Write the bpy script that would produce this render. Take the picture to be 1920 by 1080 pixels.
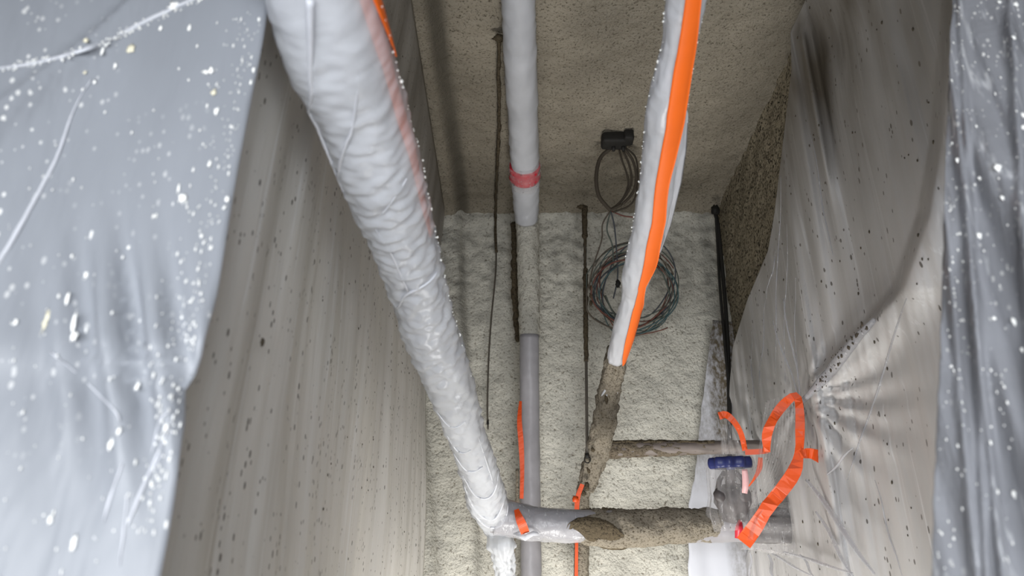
import bpy, math, random
from mathutils import Vector, noise
for o in list(bpy.data.objects): bpy.data.objects.remove(o)
random.seed(7)
S = bpy.context.scene; COL = S.collection
# ------------------------------------------------------------------ camera
PITCH = math.radians(25.0); F = 1400.0; CAMZ = 1.6
cam = bpy.data.cameras.new('camera'); camo = bpy.data.objects.new('camera', cam); COL.objects.link(camo)
camo.location = (0, 0, CAMZ); camo.rotation_euler = (math.radians(90) + PITCH, 0, 0)
cam.sensor_width = 36; cam.lens = F / 1920 * 36; cam.clip_start = 0.02; S.camera = camo
cam.dof.use_dof = True; cam.dof.focus_distance = 2.6; cam.dof.aperture_fstop = 3.6
# ------------------------------------------------------------------ world + lights
w = bpy.data.worlds.new('world'); S.world = w; w.use_nodes = True
w.node_tree.nodes['Background'].inputs[0].default_value = (0.88, 0.92, 1.0, 1)
w.node_tree.nodes['Background'].inputs[1].default_value = 0.20
def area(name, loc, target, sx, sy, power, colr):
    l = bpy.data.lights.new(name, 'AREA'); l.shape = 'RECTANGLE'; l.size = sx; l.size_y = sy
    l.energy = power; l.color = colr
    o = bpy.data.objects.new(name, l); COL.objects.link(o); o.location = loc
    o.rotation_euler = (Vector(target) - Vector(loc)).to_track_quat('-Z', 'Y').to_euler(); return o
DL = area('daylight_opening', (-0.15, -0.85, 1.55), (-0.05, 0.75, 1.85), 2.2, 0.8, 36, (0.93, 0.96, 1.0))
DL.data.spread = math.radians(115)
area('work_lamp', (0.25, 2.35, 0.62), (0.35, 3.34, 2.0), 0.6, 0.4, 35, (1.0, 0.98, 0.94))
area('aisle_fill', (0.30, 1.25, 0.25), (0.30, 1.6, 3.0), 0.7, 1.2, 2.5, (1.0, 0.98, 0.95))  # unseen fill light added low in the aisle to brighten the side sheets
S.view_settings.view_transform = 'Standard'; S.view_settings.look = 'None'
S.view_settings.exposure = -0.06; S.view_settings.gamma = 1.0; S.view_settings.use_curve_mapping = False
# ------------------------------------------------------------------ projection helpers (layout measured on real planes)
cp, sp = math.cos(PITCH), math.sin(PITCH)
def ray(u, v):
    a, b = (u - 960) / F, (540 - v) / F
    return Vector((a, cp - b * sp, sp + b * cp))       # per unit camera depth
O = Vector((0, 0, CAMZ))
def P(u, v, z): return O + ray(u, v) * z
def PX(u, v, X): r = ray(u, v); return O + r * (X / r.x)
def PY(u, v, Y): r = ray(u, v); return O + r * (Y / r.y)
def PZ(u, v, Z): r = ray(u, v); return O + r * ((Z - CAMZ) / r.z)
CEIL = 3.6; BACK = 3.34; RIGHT = 1.06; LEFT = -0.44
# ------------------------------------------------------------------ material helpers
def srgb(r, g, b):
    f = lambda c: (c / 255 / 12.92) if c / 255 < 0.04045 else ((c / 255 + 0.055) / 1.055) ** 2.4
    return (f(r), f(g), f(b), 1)
class N:
    def __init__(s, name):
        s.m = bpy.data.materials.new(name); s.m.use_nodes = True; s.t = s.m.node_tree; s.t.nodes.clear()
        s.out = s.t.nodes.new('ShaderNodeOutputMaterial'); s.tc = s.t.nodes.new('ShaderNodeTexCoord')
    def n(s, typ, ins=None, **kw):
        x = s.t.nodes.new('ShaderNode' + typ)
        for k, v in kw.items(): setattr(x, k, v)
        for k, v in (ins or {}).items():
            if isinstance(v, bpy.types.NodeSocket): s.t.links.new(v, x.inputs[k])
            else: x.inputs[k].default_value = v
        return x
    def coord(s, sc=(1, 1, 1), loc=(0, 0, 0), rot=(0, 0, 0)):
        return s.n('Mapping', {'Vector': s.tc.outputs['Object'], 'Scale': sc, 'Location': loc, 'Rotation': rot}).outputs[0]
    def noise(s, sc, scale, detail=3, rough=0.55, loc=(0, 0, 0), rot=(0, 0, 0)):
        return s.n('TexNoise', {'Vector': s.coord(sc, loc, rot), 'Scale': scale, 'Detail': detail, 'Roughness': rough}).outputs[0]
    def ramp(s, fac, stops):
        r = s.n('ValToRGB', {'Fac': fac}); e = r.color_ramp.elements
        while len(e) < len(stops): e.new(0.5)
        for el, (p, c) in zip(e, stops): el.position = p; el.color = c if len(c) == 4 else (*c, 1)
        return r.outputs[0]
    def g(s, fac, a, b): return s.ramp(fac, [(a, (0, 0, 0, 1)), (b, (1, 1, 1, 1))])
    def math(s, op, a, b=0.0):
        return s.n('Math', {0: a, 1: b}, operation=op).outputs[0]
    def mix(s, fac, a, b, mode='MIX'):
        x = s.n('Mix', data_type='RGBA', blend_type=mode)
        for i, v in ((0, fac), (6, a), (7, b)):
            if isinstance(v, bpy.types.NodeSocket): s.t.links.new(v, x.inputs[i])
            else: x.inputs[i].default_value = v
        return x.outputs[2]
    def specks(s, sc, scale, radius, keep, loc=(0, 0, 0)):
        v = s.n('TexVoronoi', {'Vector': s.coord(sc, loc), 'Scale': scale})
        sep = s.n('SeparateColor', {0: v.outputs['Color']})
        rr = s.math('MULTIPLY', sep.outputs[1], radius)
        return s.math('MULTIPLY', s.math('LESS_THAN', v.outputs['Distance'], rr), s.math('GREATER_THAN', sep.outputs[0], keep))
    def bump(s, h, st, dist, nrm=None):
        d = {'Height': h, 'Strength': st, 'Distance': dist}
        if nrm is not None: d['Normal'] = nrm
        return s.n('Bump', d).outputs[0]
    def done(s, sh): s.t.links.new(sh, s.out.inputs[0]); return s.m
def foam_mat(name, light, dark, pits=0.42, scale=1.0, shade_tint=False):
    k = N(name)
    fine = k.noise((1, 1, 1), 95 * scale, 3, 0.65); mid = k.noise((1, 1, 1), 38 * scale, 3, 0.6, (3, 1, 7)); big = k.noise((1, 1, 1), 5, 3, 0.5, (9, 4, 2))
    base = k.mix(k.g(big, 0.35, 0.7), light, tuple(c * 0.80 for c in light[:3]) + (1,))
    c = k.mix(k.g(fine, pits - 0.10, pits + 0.05), dark, base)
    if shade_tint: c = k.mix(k.n('Attribute', attribute_name='shade_tint').outputs[2], c, tuple(x * 0.36 for x in light[:3]) + (1,))  # vertex attribute paints shade and mottling into the coating colour
    h = k.math('ADD', k.math('MULTIPLY', fine, 0.6), k.math('MULTIPLY', mid, 0.8))
    b = k.bump(h, 0.9, 0.011)
    p = k.n('BsdfPrincipled', {'Base Color': c, 'Roughness': 0.95, 'Normal': b, 'Specular IOR Level': 0.15})
    return k.done(p.outputs[0])
def film_mat(name, col, alpha, rough=0.3, vs=(6, 6, 1), wr=14, wd=0.01, dark=None, white=None, transl=0.35, alpha_var=0.12, fine=None, streak=0.0, spec=0.5):
    """thin polyethylene film: gloss + diffuse + translucency over see-through"""
    k = N(name)
    wn = k.noise(vs, wr, 4, 0.55); w2 = k.noise(tuple(x * 0.35 for x in vs), wr, 3, 0.5, (4, 7, 1))
    h = k.math('ADD', wn, k.math('MULTIPLY', w2, 2.0))
    nr = k.bump(h, 0.8, wd)
    if fine: nr = k.bump(k.noise(fine[0], fine[1], 2, 0.5, (1, 2, 3)), 0.6, fine[2], nr)
    c = k.mix(k.g(k.noise((2, 2, 0.6), 3, 3), 0.3, 0.7), col, tuple(x * 0.86 for x in col[:3]) + (1,))
    a = k.math('ADD', alpha - alpha_var, k.math('MULTIPLY', w2, alpha_var * 2))
    if streak:
        st = k.g(k.noise((vs[0] * 2.2, vs[1] * 2.2, vs[2] * 0.5), wr, 3, 0.6, (8, 8, 8)), 0.60, 0.70)
        a = k.math('ADD', a, k.math('MULTIPLY', st, streak)); c = k.mix(k.math('MULTIPLY', st, 0.5), c, (0.85, 0.86, 0.88, 1))
    if dark:
        m1 = k.specks((1, 1, 0.45), dark[0], 0.36, dark[1]); m2 = k.specks((1, 1, 0.6), dark[0] * 0.4, 0.15, 0.85, (5, 5, 5))
        m = k.math('MAXIMUM', m1, m2); c = k.mix(k.math('MULTIPLY', m, 0.8), c, srgb(70, 62, 52)); a = k.math('MAXIMUM', a, m)
        if len(dark) > 2:
            zz = k.n('MapRange', {0: k.n('SeparateXYZ', {0: k.tc.outputs['Object']}).outputs[2], 1: 2.35, 2: 3.25}).outputs[0]
            d = k.math('MULTIPLY', k.math('ADD', k.g(k.noise((1, 1, 0.3), 4, 3, 0.5, (2, 9, 4)), 0.38, 0.7), 0.5), k.math('MULTIPLY', zz, dark[2])); c = k.mix(k.n('Clamp', {'Value': d}).outputs[0], c, srgb(116, 107, 94))
    if white:
        m1 = k.specks((1, 1, 0.55), white[0], 0.40, white[1]); m2 = k.specks((1, 1, 0.35), white[0] * 0.35, 0.13, 0.80, (5, 3, 5))
        gate = k.g(k.noise((1, 1, 0.5), 3.5, 2, 0.5, (6, 6, 0)), 0.42, 0.58)
        m = k.math('MAXIMUM', k.math('MULTIPLY', m1, gate), m2); c = k.mix(m, c, (0.95, 0.95, 0.93, 1)); a = k.math('MAXIMUM', a, m)
    a = k.n('Clamp', {'Value': a}).outputs[0]
    p = k.n('BsdfPrincipled', {'Base Color': c, 'Roughness': rough, 'Normal': nr, 'Specular IOR Level': spec})
    tr = k.n('BsdfTranslucent', {'Color': c, 'Normal': nr})
    mx = k.n('MixShader', {0: transl, 1: p.outputs[0], 2: tr.outputs[0]})
    tp = k.n('BsdfTransparent')
    return k.done(k.n('MixShader', {0: a, 1: tp.outputs[0], 2: mx.outputs[0]}).outputs[0])
def plain(name, col, rough=0.5, bs=60, bd=0.002, var=0.8, spec=0.4, bump=0.5, emit=None):
    k = N(name); nn = k.noise((1, 1, 1), bs, 3)
    c = k.mix(k.g(k.noise((1, 1, 1), bs * 0.3, 4), 0.35, 0.65), col, tuple(x * var for x in col[:3]) + (1,))
    p = k.n('BsdfPrincipled', {'Base Color': c, 'Roughness': rough, 'Specular IOR Level': spec, 'Normal': k.bump(nn, bump, bd)})
    return k.done(p.outputs[0])
M = dict(
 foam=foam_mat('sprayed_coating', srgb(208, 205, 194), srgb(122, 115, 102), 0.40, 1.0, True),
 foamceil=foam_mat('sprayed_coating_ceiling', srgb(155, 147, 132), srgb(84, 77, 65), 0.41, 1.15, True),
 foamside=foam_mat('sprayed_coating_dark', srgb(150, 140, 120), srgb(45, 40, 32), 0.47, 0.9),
 crust=foam_mat('overspray_crust', srgb(140, 132, 118), srgb(78, 70, 58), 0.44, 1.3),
 darkcrust=foam_mat('brown_crust', srgb(92, 82, 66), srgb(48, 42, 34), 0.44, 1.3),
 film_near=film_mat('film_foreground', srgb(163, 167, 174), 0.90, 0.35, (5, 5, 1.2), 1.6, 0.02, white=(150, 0.55), transl=0.30, alpha_var=0.10),
 film_left=film_mat('film_speckled', srgb(230, 227, 222), 0.94, 0.40, (9, 9, 0.9), 1.8, 0.010, dark=(125, 0.66, 0.55), transl=0.30, fine=((60, 60, 3), 2, 0.0012), streak=0.08),
 film_right=film_mat('film_right', srgb(226, 224, 223), 0.88, 0.4, (10, 10, 0.9), 1.8, 0.008, dark=(85, 0.8, 0.8), transl=0.30, streak=0.12),
 film_near_r=film_mat('film_foreground_right', srgb(162, 164, 170), 0.80, 0.22, (14, 14, 1.3), 1.6, 0.012, white=(150, 0.6), transl=0.30, alpha_var=0.10, fine=((5, 5, 60), 2, 0.0015), streak=0.12),
 wrap_soft=film_mat('film_loose_wrap', srgb(228, 231, 236), 0.66, 0.3, (1, 1, 1), 7, 0.005, transl=0.3, alpha_var=0.10),
 wrap=film_mat('film_pipe_wrap', srgb(226, 228, 234), 0.90, 0.28, (1, 1, 1), 9, 0.006, transl=0.25, alpha_var=0.06),
 wrap_thin=film_mat('film_thin_wrap', srgb(205, 205, 210), 0.50, 0.22, (3, 3, 1), 14, 0.006, transl=0.3, alpha_var=0.2, streak=0.3),
 clear=film_mat('film_clear', srgb(215, 212, 212), 0.24, 0.15, (6, 6, 1.5), 9, 0.008, transl=0.3, alpha_var=0.16, streak=0.35, dark=(120, 0.9)),
 greywrap=plain('grey_pipe_film', srgb(150, 148, 152), 0.42, 22, 0.004, 0.78, 0.5),
 orange=plain('orange_tape', srgb(250, 112, 28), 0.5, 30, 0.001, 0.93, 0.35),
 dorange=plain('deep_orange_tape', srgb(208, 74, 12), 0.45, 30, 0.0015, 0.85, 0.4),
 red=plain('red_tape', srgb(205, 40, 60), 0.4, 40, 0.001, 0.8),
 white=plain('white_film', srgb(236, 238, 244), 0.5, 10, 0.003, 0.95, 0.3),
 pipew=plain('pale_pipe', srgb(200, 200, 205), 0.4, 8, 0.003, 0.9),
 black=plain('black_rubber', srgb(30, 28, 25), 0.7, 80, 0.002),
 steel=plain('dull_steel', srgb(86, 80, 72), 0.55, 90, 0.001),
 blue=plain('blue_paint', srgb(40, 48, 100), 0.4, 40, 0.001, 0.7),
 iron=plain('grey_iron', srgb(84, 78, 78), 0.5, 40, 0.002, 0.6),
 fleck=plain('dried_white_spray', srgb(250, 250, 246), 0.6, 200, 0.001, 0.97),
 yfleck=plain('dried_cream_spray', srgb(226, 220, 196), 0.6, 200, 0.001, 0.9),
 dfleck=plain('dried_brown_spray', srgb(80, 72, 60), 0.9, 200, 0.001),
 concrete=plain('concrete', srgb(140, 136, 128), 0.9, 12, 0.004, 0.8, 0.2),
)
WIRE = [plain('wire_' + n, srgb(*c), 0.5, 100, 0.0005) for n, c in (('grey_green', (84, 92, 84)), ('rust', (112, 66, 54)), ('teal', (70, 96, 98)), ('brown', (88, 78, 66)), ('slate', (66, 70, 76)))]
# ------------------------------------------------------------------ object helpers
def mesh(name, vs, fs, mat, parent=None, smooth=True):
    me = bpy.data.meshes.new(name); me.from_pydata([tuple(v) for v in vs], [], fs); me.materials.append(mat)
    if smooth: me.polygons.foreach_set('use_smooth', [True] * len(me.polygons))
    me.update(); o = bpy.data.objects.new(name, me); COL.objects.link(o)
    if parent: o.parent = parent; o.matrix_parent_inverse = parent.matrix_basis.inverted()
    return o
def thing(name, label, cat, loc=(0, 0, 0), group=None):
    o = bpy.data.objects.new(name, None); COL.objects.link(o); o.location = loc; o.empty_display_size = 0.05
    tag(o, label, cat, group); return o
def shade_tint(o, fn):
    a = o.data.attributes.new('shade_tint', 'FLOAT', 'POINT'); a.data.foreach_set('value', [max(0.0, min(1.0, fn(v.co))) for v in o.data.vertices]); return o
def band(x, c, w_): return math.exp(-(abs(x - c) / w_) ** 3)
def tag(o, label, cat, group=None):
    o['label'] = label; o['category'] = cat
    if group: o['group'] = group
    return o
def struct(o): o['kind'] = 'structure'; return o
def stuff(o): o['kind'] = 'stuff'; return o
def grid(fn, nu, nv):
    vs = [fn(i / nu, j / nv) for j in range(nv + 1) for i in range(nu + 1)]
    fs = [(j * (nu + 1) + i, j * (nu + 1) + i + 1, (j + 1) * (nu + 1) + i + 1, (j + 1) * (nu + 1) + i) for j in range(nv) for i in range(nu)]
    return vs, fs
def slab(fn, nu, nv, th):
    """grid surface with real thickness: th is the offset vector"""
    vs, fs = grid(fn, nu, nv); n = len(vs); th = Vector(th)
    v2 = vs + [v + th for v in vs]
    f2 = fs + [tuple(reversed([i + n for i in f])) for f in fs]
    rim = [i for i in range(nu + 1)] + [j * (nu + 1) + nu for j in range(1, nv + 1)] + [nv * (nu + 1) + i for i in range(nu - 1, -1, -1)] + [j * (nu + 1) for j in range(nv - 1, 0, -1)]
    for a, b in zip(rim, rim[1:] + rim[:1]): f2.append((b, a, a + n, b + n))
    return v2, f2
def boxgeo(lo, hi):
    x0, y0, z0 = lo; x1, y1, z1 = hi
    return [Vector(p) for p in ((x0, y0, z0), (x1, y0, z0), (x1, y1, z0), (x0, y1, z0), (x0, y0, z1), (x1, y0, z1), (x1, y1, z1), (x0, y1, z1))], [(0, 3, 2, 1), (4, 5, 6, 7), (0, 1, 5, 4), (1, 2, 6, 5), (2, 3, 7, 6), (3, 0, 4, 7)]
def nz(x, y=0.0, z=0.0): return noise.noise(Vector((x, y, z)))
def fb(x, y=0.0, z=0.0, o=4): return noise.fractal(Vector((x, y, z)), 1.0, 2.1, o)
def ss(a, b, x):
    t = min(1, max(0, (x - a) / (b - a))); return t * t * (3 - 2 * t)
def lerp(a, b, t): return a + (b - a) * t
def interp(tab, x):
    if x <= tab[0][0]: return tab[0][1]
    for (a, va), (b, vb) in zip(tab, tab[1:]):
        if x <= b: return va + (vb - va) * (x - a) / (b - a)
    return tab[-1][1]
def cr(pts, k):
    """Catmull-Rom through tuples of any size, k steps per span"""
    ex = [tuple(2 * a - b for a, b in zip(pts[0], pts[1]))] + [tuple(p) for p in pts] + [tuple(2 * a - b for a, b in zip(pts[-1], pts[-2]))]
    out = []
    for i in range(1, len(ex) - 2):
        for s in range(k):
            t = s / k
            out.append(tuple(0.5 * (2 * p1 + (p2 - p0) * t + (2 * p0 - 5 * p1 + 4 * p2 - p3) * t * t + (3 * p1 - p0 - 3 * p2 + p3) * t ** 3) for p0, p1, p2, p3 in zip(ex[i - 1], ex[i], ex[i + 1], ex[i + 2])))
    out.append(tuple(pts[-1])); return out
def frames(cs):
    fr = []
    for i, c in enumerate(cs):
        t = (cs[min(i + 1, len(cs) - 1)] - cs[max(i - 1, 0)]).normalized()
        e2 = (O - c); e2 = (e2 - t * e2.dot(t)).normalized(); e1 = t.cross(e2)
        if e1.x < 0 and abs(t.x) < 0.8: e1 = -e1
        fr.append((t, e1, e2))
    return fr
def tube(cs, rs, disp=None, nt=24, caps=True):
    fr = frames(cs); vs = []; fs = []; L = 0
    for i, c in enumerate(cs):
        if i: L += (cs[i] - cs[i - 1]).length
        _, e1, e2 = fr[i]
        for k in range(nt):
            th = 2 * math.pi * k / nt; r = rs[i]
            if disp: r += disp(L, th, i / (len(cs) - 1))
            vs.append(c + (e1 * math.sin(th) + e2 * math.cos(th)) * r)
    for i in range(len(cs) - 1):
        for k in range(nt):
            a, b = i * nt + k, i * nt + (k + 1) % nt; fs.append((a, b, b + nt, a + nt))
    if caps: fs.append(tuple(range(nt))[::-1]); fs.append(tuple(range((len(cs) - 1) * nt, len(cs) * nt)))
    return vs, fs
def pxpath(rows, k=10):
    """rows (u, v, depth, half width in px) -> centres, radii"""
    q = cr(rows, k); return [P(u, v, z) for u, v, z, _ in q], [h * z / F for _, _, z, h in q]
def wire(cs, r, nt=6): return tube(cs, [r] * len(cs), None, nt)
def ribbon(cs, ws, sides, th=0.0012):
    """tape strip: width along 'sides', closed with thickness"""
    vs = []; fs = []
    for c, w_, s in zip(cs, ws, sides):
        i = min(len(cs) - 1, max(0, 0)); s = s.normalized()
        vs += [c - s * w_ / 2, c + s * w_ / 2]
    nrm = []
    for i in range(len(cs)):
        t = (cs[min(i + 1, len(cs) - 1)] - cs[max(i - 1, 0)]); n = t.cross(sides[i]).normalized(); nrm += [n * th, n * th]
    n = len(vs); vs = vs + [v + q for v, q in zip(vs, nrm)]
    for i in range(len(cs) - 1):
        a = 2 * i; fs += [(a, a + 1, a + 3, a + 2), (a + n + 2, a + n + 3, a + n + 1, a + n), (a, a + 2, a + 2 + n, a + n), (a + 3, a + 1, a + 1 + n, a + 3 + n)]
    fs += [(0, n, n + 1, 1), (n - 2, n - 1, 2 * n - 1, 2 * n - 2)]
    return vs, fs
def pxribbon(rows, k=8, wob=0.15):
    """rows (u, v, depth, width px): a tape that faces the view, with a twist wobble"""
    q = cr(rows, k); cs = [P(u, v, z) for u, v, z, _ in q]; ws = [w_ * z / F for _, _, z, w_ in q]; sides = []
    for i, c in enumerate(cs):
        t = (cs[min(i + 1, len(cs) - 1)] - cs[max(i - 1, 0)]).normalized(); s = t.cross((O - c).normalized()).normalized()
        sides.append((s + (O - c).normalized() * wob * 1.2 * nz(i * 0.43 + rows[0][0] * 0.37, 2.2)).normalized())
    return ribbon(cs, ws, sides)
def surf_strip(rows, axis, k=8, lift=0.002, nw=5):
    """tape stuck on a tube: rows (v, u centre, width px); axis = function v -> (u, z, half width px)"""
    q = cr(rows, k); vs = []; fs = []
    cs = [];
    for v, u, w_ in q: au, z, h = axis(v); cs.append(P(au, v, z))
    fr = frames(cs)
    for lay in (0, 0.0015):
        for i, (v, u, w_) in enumerate(q):
            au, z, h = axis(v); r = h * z / F + lift + lay
            for j in range(nw + 1):
                uu = u + w_ * (j / nw - 0.5); a = max(-0.999, min(0.999, (uu - au) / h)); th = math.asin(a)
                vs.append(cs[i] + fr[i][1] * math.sin(th) * r + fr[i][2] * math.cos(th) * r)
    n = len(q) * (nw + 1)
    for i in range(len(q) - 1):
        for j in range(nw):
            a = i * (nw + 1) + j; b = a + nw + 1; fs += [(a, a + 1, b + 1, b), (b + n, b + 1 + n, a + 1 + n, a + n)]
    for i in range(len(q) - 1):
        for j in (0, nw):
            a = i * (nw + 1) + j; b = a + nw + 1; fs.append((a, b, b + n, a + n))
    return vs, fs
def blob(c, r, sq=(1, 1, 1), seed=0, amp=0.35, nu=10, nv=7, fr=2.2):
    vs = []; fs = []
    for j in range(nv + 1):
        ph = math.pi * j / nv
        for i in range(nu):
            th = 2 * math.pi * i / nu; d = Vector((math.sin(ph) * math.cos(th), math.sin(ph) * math.sin(th), math.cos(ph)))
            rr = r * (1 + amp * nz(d.x * fr + seed, d.y * fr, d.z * fr)); vs.append(Vector(c) + Vector((d.x * sq[0], d.y * sq[1], d.z * sq[2])) * rr)
    for j in range(nv):
        for i in range(nu):
            a = j * nu + i; b = j * nu + (i + 1) % nu; fs.append((a, a + nu, b + nu, b))
    return vs, fs
def join(parts):
    V = []; Fc = []
    for vs, fs in parts:
        n = len(V); V += list(vs); Fc += [tuple(i + n for i in f) for f in fs]
    return V, Fc
# ------------------------------------------------------------------ setting
def wall_off(x, z):
    xb = lerp(-0.14, -0.255, ss(1.7, 3.5, z)); xa = lerp(-0.30, -0.43, ss(1.6, 2.9, z))
    o = 0.045 * (1 - ss(xb - 0.02, xb + 0.022, x)) + 0.05 * (1 - ss(xa - 0.02, xa + 0.02, x))
    top = ss(2.95, 3.5, z)
    return o + (0.005 + 0.006 * top) * fb(x * 16, z * 16, 1) + 0.012 * fb(x * 3, z * 3, 5) + 0.03 * ss(3.45, 3.6, z) + (0.0015 + 0.003 * top) * fb(x * 45, z * 45, 3, 2)
def wall_fn(s, t):
    x = lerp(-0.50, 1.12, s); z = lerp(-0.02, 3.62, t) if t < 1 else 3.62
    return Vector((x, BACK - wall_off(x, z), z))
vs, fs = grid(wall_fn, 150, 330); n = len(vs)
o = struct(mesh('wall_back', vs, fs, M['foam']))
def wall_shade(c):
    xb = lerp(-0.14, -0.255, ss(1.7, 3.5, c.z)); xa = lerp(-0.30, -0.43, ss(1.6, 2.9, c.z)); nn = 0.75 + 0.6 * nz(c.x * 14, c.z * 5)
    r = 0.75 * band(c.x, xb, 0.024) * nn * (0.5 + 0.5 * ss(1.6, 2.6, c.z)) + 0.6 * band(c.x, xa, 0.03) * nn  # shade of the two step bands, painted into the colour
    r += ss(2.85, 3.15, c.z) * 0.75 * max(0, fb(c.x * 16, c.z * 26, 5, 3) + 0.05)  # clumpy shadows below the ceiling edge, painted in
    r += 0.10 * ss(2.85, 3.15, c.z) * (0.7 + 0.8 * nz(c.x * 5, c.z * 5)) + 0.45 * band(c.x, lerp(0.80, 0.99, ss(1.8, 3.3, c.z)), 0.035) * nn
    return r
shade_tint(o, wall_shade)
def ceil_fn(s, t):
    x = lerp(-0.50, 1.12, s); y = lerp(1.2, 3.36, t)
    o = 0.05 * (1 - ss(-0.315, -0.235, x)) + 0.006 * fb(x * 16, y * 16, 9) + 0.012 * fb(x * 3, y * 3, 2) + 0.03 * ss(3.2, 3.34, y) + 0.004 * fb(x * 45, y * 45, 3, 2)
    return Vector((x, y, CEIL - o))
vs, fs = grid(ceil_fn, 150, 200); a = len(vs)
v2, f2 = boxgeo((-2.6, -2.8, CEIL - 0.0), (1.2, 1.22, CEIL + 0.12)); v3, f3 = boxgeo((-2.6, 1.22, CEIL + 0.02), (1.2, 3.5, CEIL + 0.12))
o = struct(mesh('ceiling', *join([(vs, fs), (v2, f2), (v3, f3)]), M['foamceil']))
shade_tint(o, lambda c: 1.0 * band(c.x, lerp(-0.27, -0.25, ss(1.9, 3.3, c.y)), 0.034) * (0.9 + 0.4 * nz(c.x * 6, c.y * 3)) + 0.25 * max(0, nz(c.x * 1.7, c.y * 1.7, 6) + 0.3) + 0.5 * ss(0.80, 1.05, c.x) * (1 - ss(2.2, 3.2, c.y)))  # shade of the soffit step painted in, plus mottling and a darker near right
struct(mesh('floor', *boxgeo((-2.6, -2.8, -0.1), (1.2, 3.5, 0)), M['concrete'], smooth=False))
struct(mesh('wall_left', *boxgeo((LEFT - 0.12, 0.95, 0), (LEFT, 3.46, CEIL)), M['foam'], smooth=False))
struct(mesh('wall_left_return', *boxgeo((-2.6, 0.95, 0), (LEFT - 0.12, 1.07, CEIL)), M['concrete'], smooth=False))
struct(mesh('wall_side', *boxgeo((-2.72, -2.8, 0), (-2.6, 1.07, CEIL)), M['concrete'], smooth=False))
def rw(s, t):
    y = lerp(1.3, 3.4, s); z = lerp(0, 3.62, t)
    return Vector((RIGHT - 0.010 * fb(y * 14, z * 14, 4) - 0.004 * fb(y * 40, z * 40, 4, 2), y, z))
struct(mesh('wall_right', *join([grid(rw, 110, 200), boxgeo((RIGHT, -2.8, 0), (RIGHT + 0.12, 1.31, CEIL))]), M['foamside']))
# ------------------------------------------------------------------ plastic sheet over the left wall
def left_sheet(s, t):
    z = lerp(0.15, CEIL - 0.07, t); y = lerp(0.775, lerp(3.08, 3.20, t), s ** 0.9)
    edge = ss(0.9, 1.0, s)
    x = -0.385 + 0.020 * fb(y * 3.2 + 0.15 * z, z * 0.25, 1) + 0.012 * fb(y * 9 + 0.4 * z, z * 0.35, 7, 3) + edge * lerp(0.055, -0.005, ss(1.7, 2.8, z)) + 0.02 * fb(y * 1.5, z * 1.1, 3, 2)
    x = min(x, -0.33 + edge * 0.04); k = ss(2.9, 3.5, z); return Vector((lerp(x, -0.335, k), y, z))
o = tag(mesh('plastic_sheet', *slab(left_sheet, 210, 90, (-0.0012, 0, 0)), M['film_left']), 'dirty translucent plastic sheet with dark specks flat on the left wall behind the foreground sheet', 'plastic sheet')
parts = []
for i in range(150):
    s = random.uniform(0.03, 0.98); t = random.uniform(0.45, 0.97); c = left_sheet(s, t); parts.append(blob(c + Vector((0.001, 0, 0)), random.choice((0.0012, 0.0016, 0.002, 0.0026)) * (0.5 if s < 0.2 else 1), (0.5, 1, 1.3), i, nu=6, nv=4))
parts.append(blob(PX(492, 642, -0.37), 0.0055, (0.5, 1, 1.2), 3))
stuff(mesh('overspray_flecks', *join(parts), M['dfleck'], o))
# ------------------------------------------------------------------ plastic sheet over the right wall
redge = [(-200, 1560), (-20, 1520), (60, 1482), (130, 1484), (300, 1464), (400, 1452), (470, 1440), (560, 1402), (650, 1374), (720, 1368), (800, 1366), (860, 1380), (930, 1398), (1010, 1410), (1040, 1400), (1080, 1392), (1200, 1380)]
GU, GV = 1500.0, 745.0
def right_sheet(s, t):
    v = lerp(-170, 1190, t); eu = interp(redge, v); uu = lerp(eu, 2050, s ** 1.35)
    p = PX(uu, v, 0.955)
    du, dv = uu - GU, v - GV; rr = math.hypot(du, dv) + 1; an = math.atan2(du, dv)
    rad = (0.016 * math.sin(an * 17 + 2.2 * nz(rr / 160)) + 0.010 * nz(an * 9, rr / 220)) * math.exp(-((rr - 60) / 130) ** 2) * 0.40 * (0.25 + 0.75 * ss(-60, 60, du + dv * 0.6))
    f = 0.030 * fb(p.y * 2.6 + 0.30 * p.z, p.z * 0.35, 11, 3) + 0.012 * fb(p.y * 9 + 0.5 * p.z, p.z * 0.4, 2, 3)
    # swag: the big fold that runs from the top right down to the taped gather
    sw = interp([(-200, 1800), (0, 1785), (250, 1765), (400, 1740), (540, 1692), (640, 1600), (745, 1500), (900, 1380), (1300, 1300)], v)
    d = (uu - sw); f += -0.055 * math.exp(-(max(d, 0) / 70) ** 2) * ss(-22, 6, d) * (1 - ss(640, 760, v))
    # pocket at the upper corner
    f += 0.022 * math.exp(-((uu - 1560) / 60) ** 2 - ((v - 70) / 70) ** 2) - 0.025 * math.exp(-((uu - 1500 - (v - 60) * 0.18) / 10) ** 2) * (1 - ss(260, 420, v)) * ss(40, 80, v)
    x = 0.955 + f + rad
    x = min(x, RIGHT - 0.03)
    q = PX(uu, v, x) if uu > 1250 else p
    return Vector((q.x, min(q.y, BACK - 0.10), q.z))
o_rs = o = tag(mesh('plastic_sheet', *slab(right_sheet, 230, 170, (0.0012, 0, 0)), M['film_right']), 'draped plastic sheet over the right wall, gathered behind the large orange tape loop', 'plastic sheet')
parts = []
for i in range(80):
    s = random.uniform(0.02, 0.6); t = random.uniform(0.1, 0.95); parts.append(blob(right_sheet(s, t) - Vector((0.001, 0, 0)), random.choice((0.0022, 0.003, 0.004)), (0.5, 1, 1.3), i, nu=6, nv=4))
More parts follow.
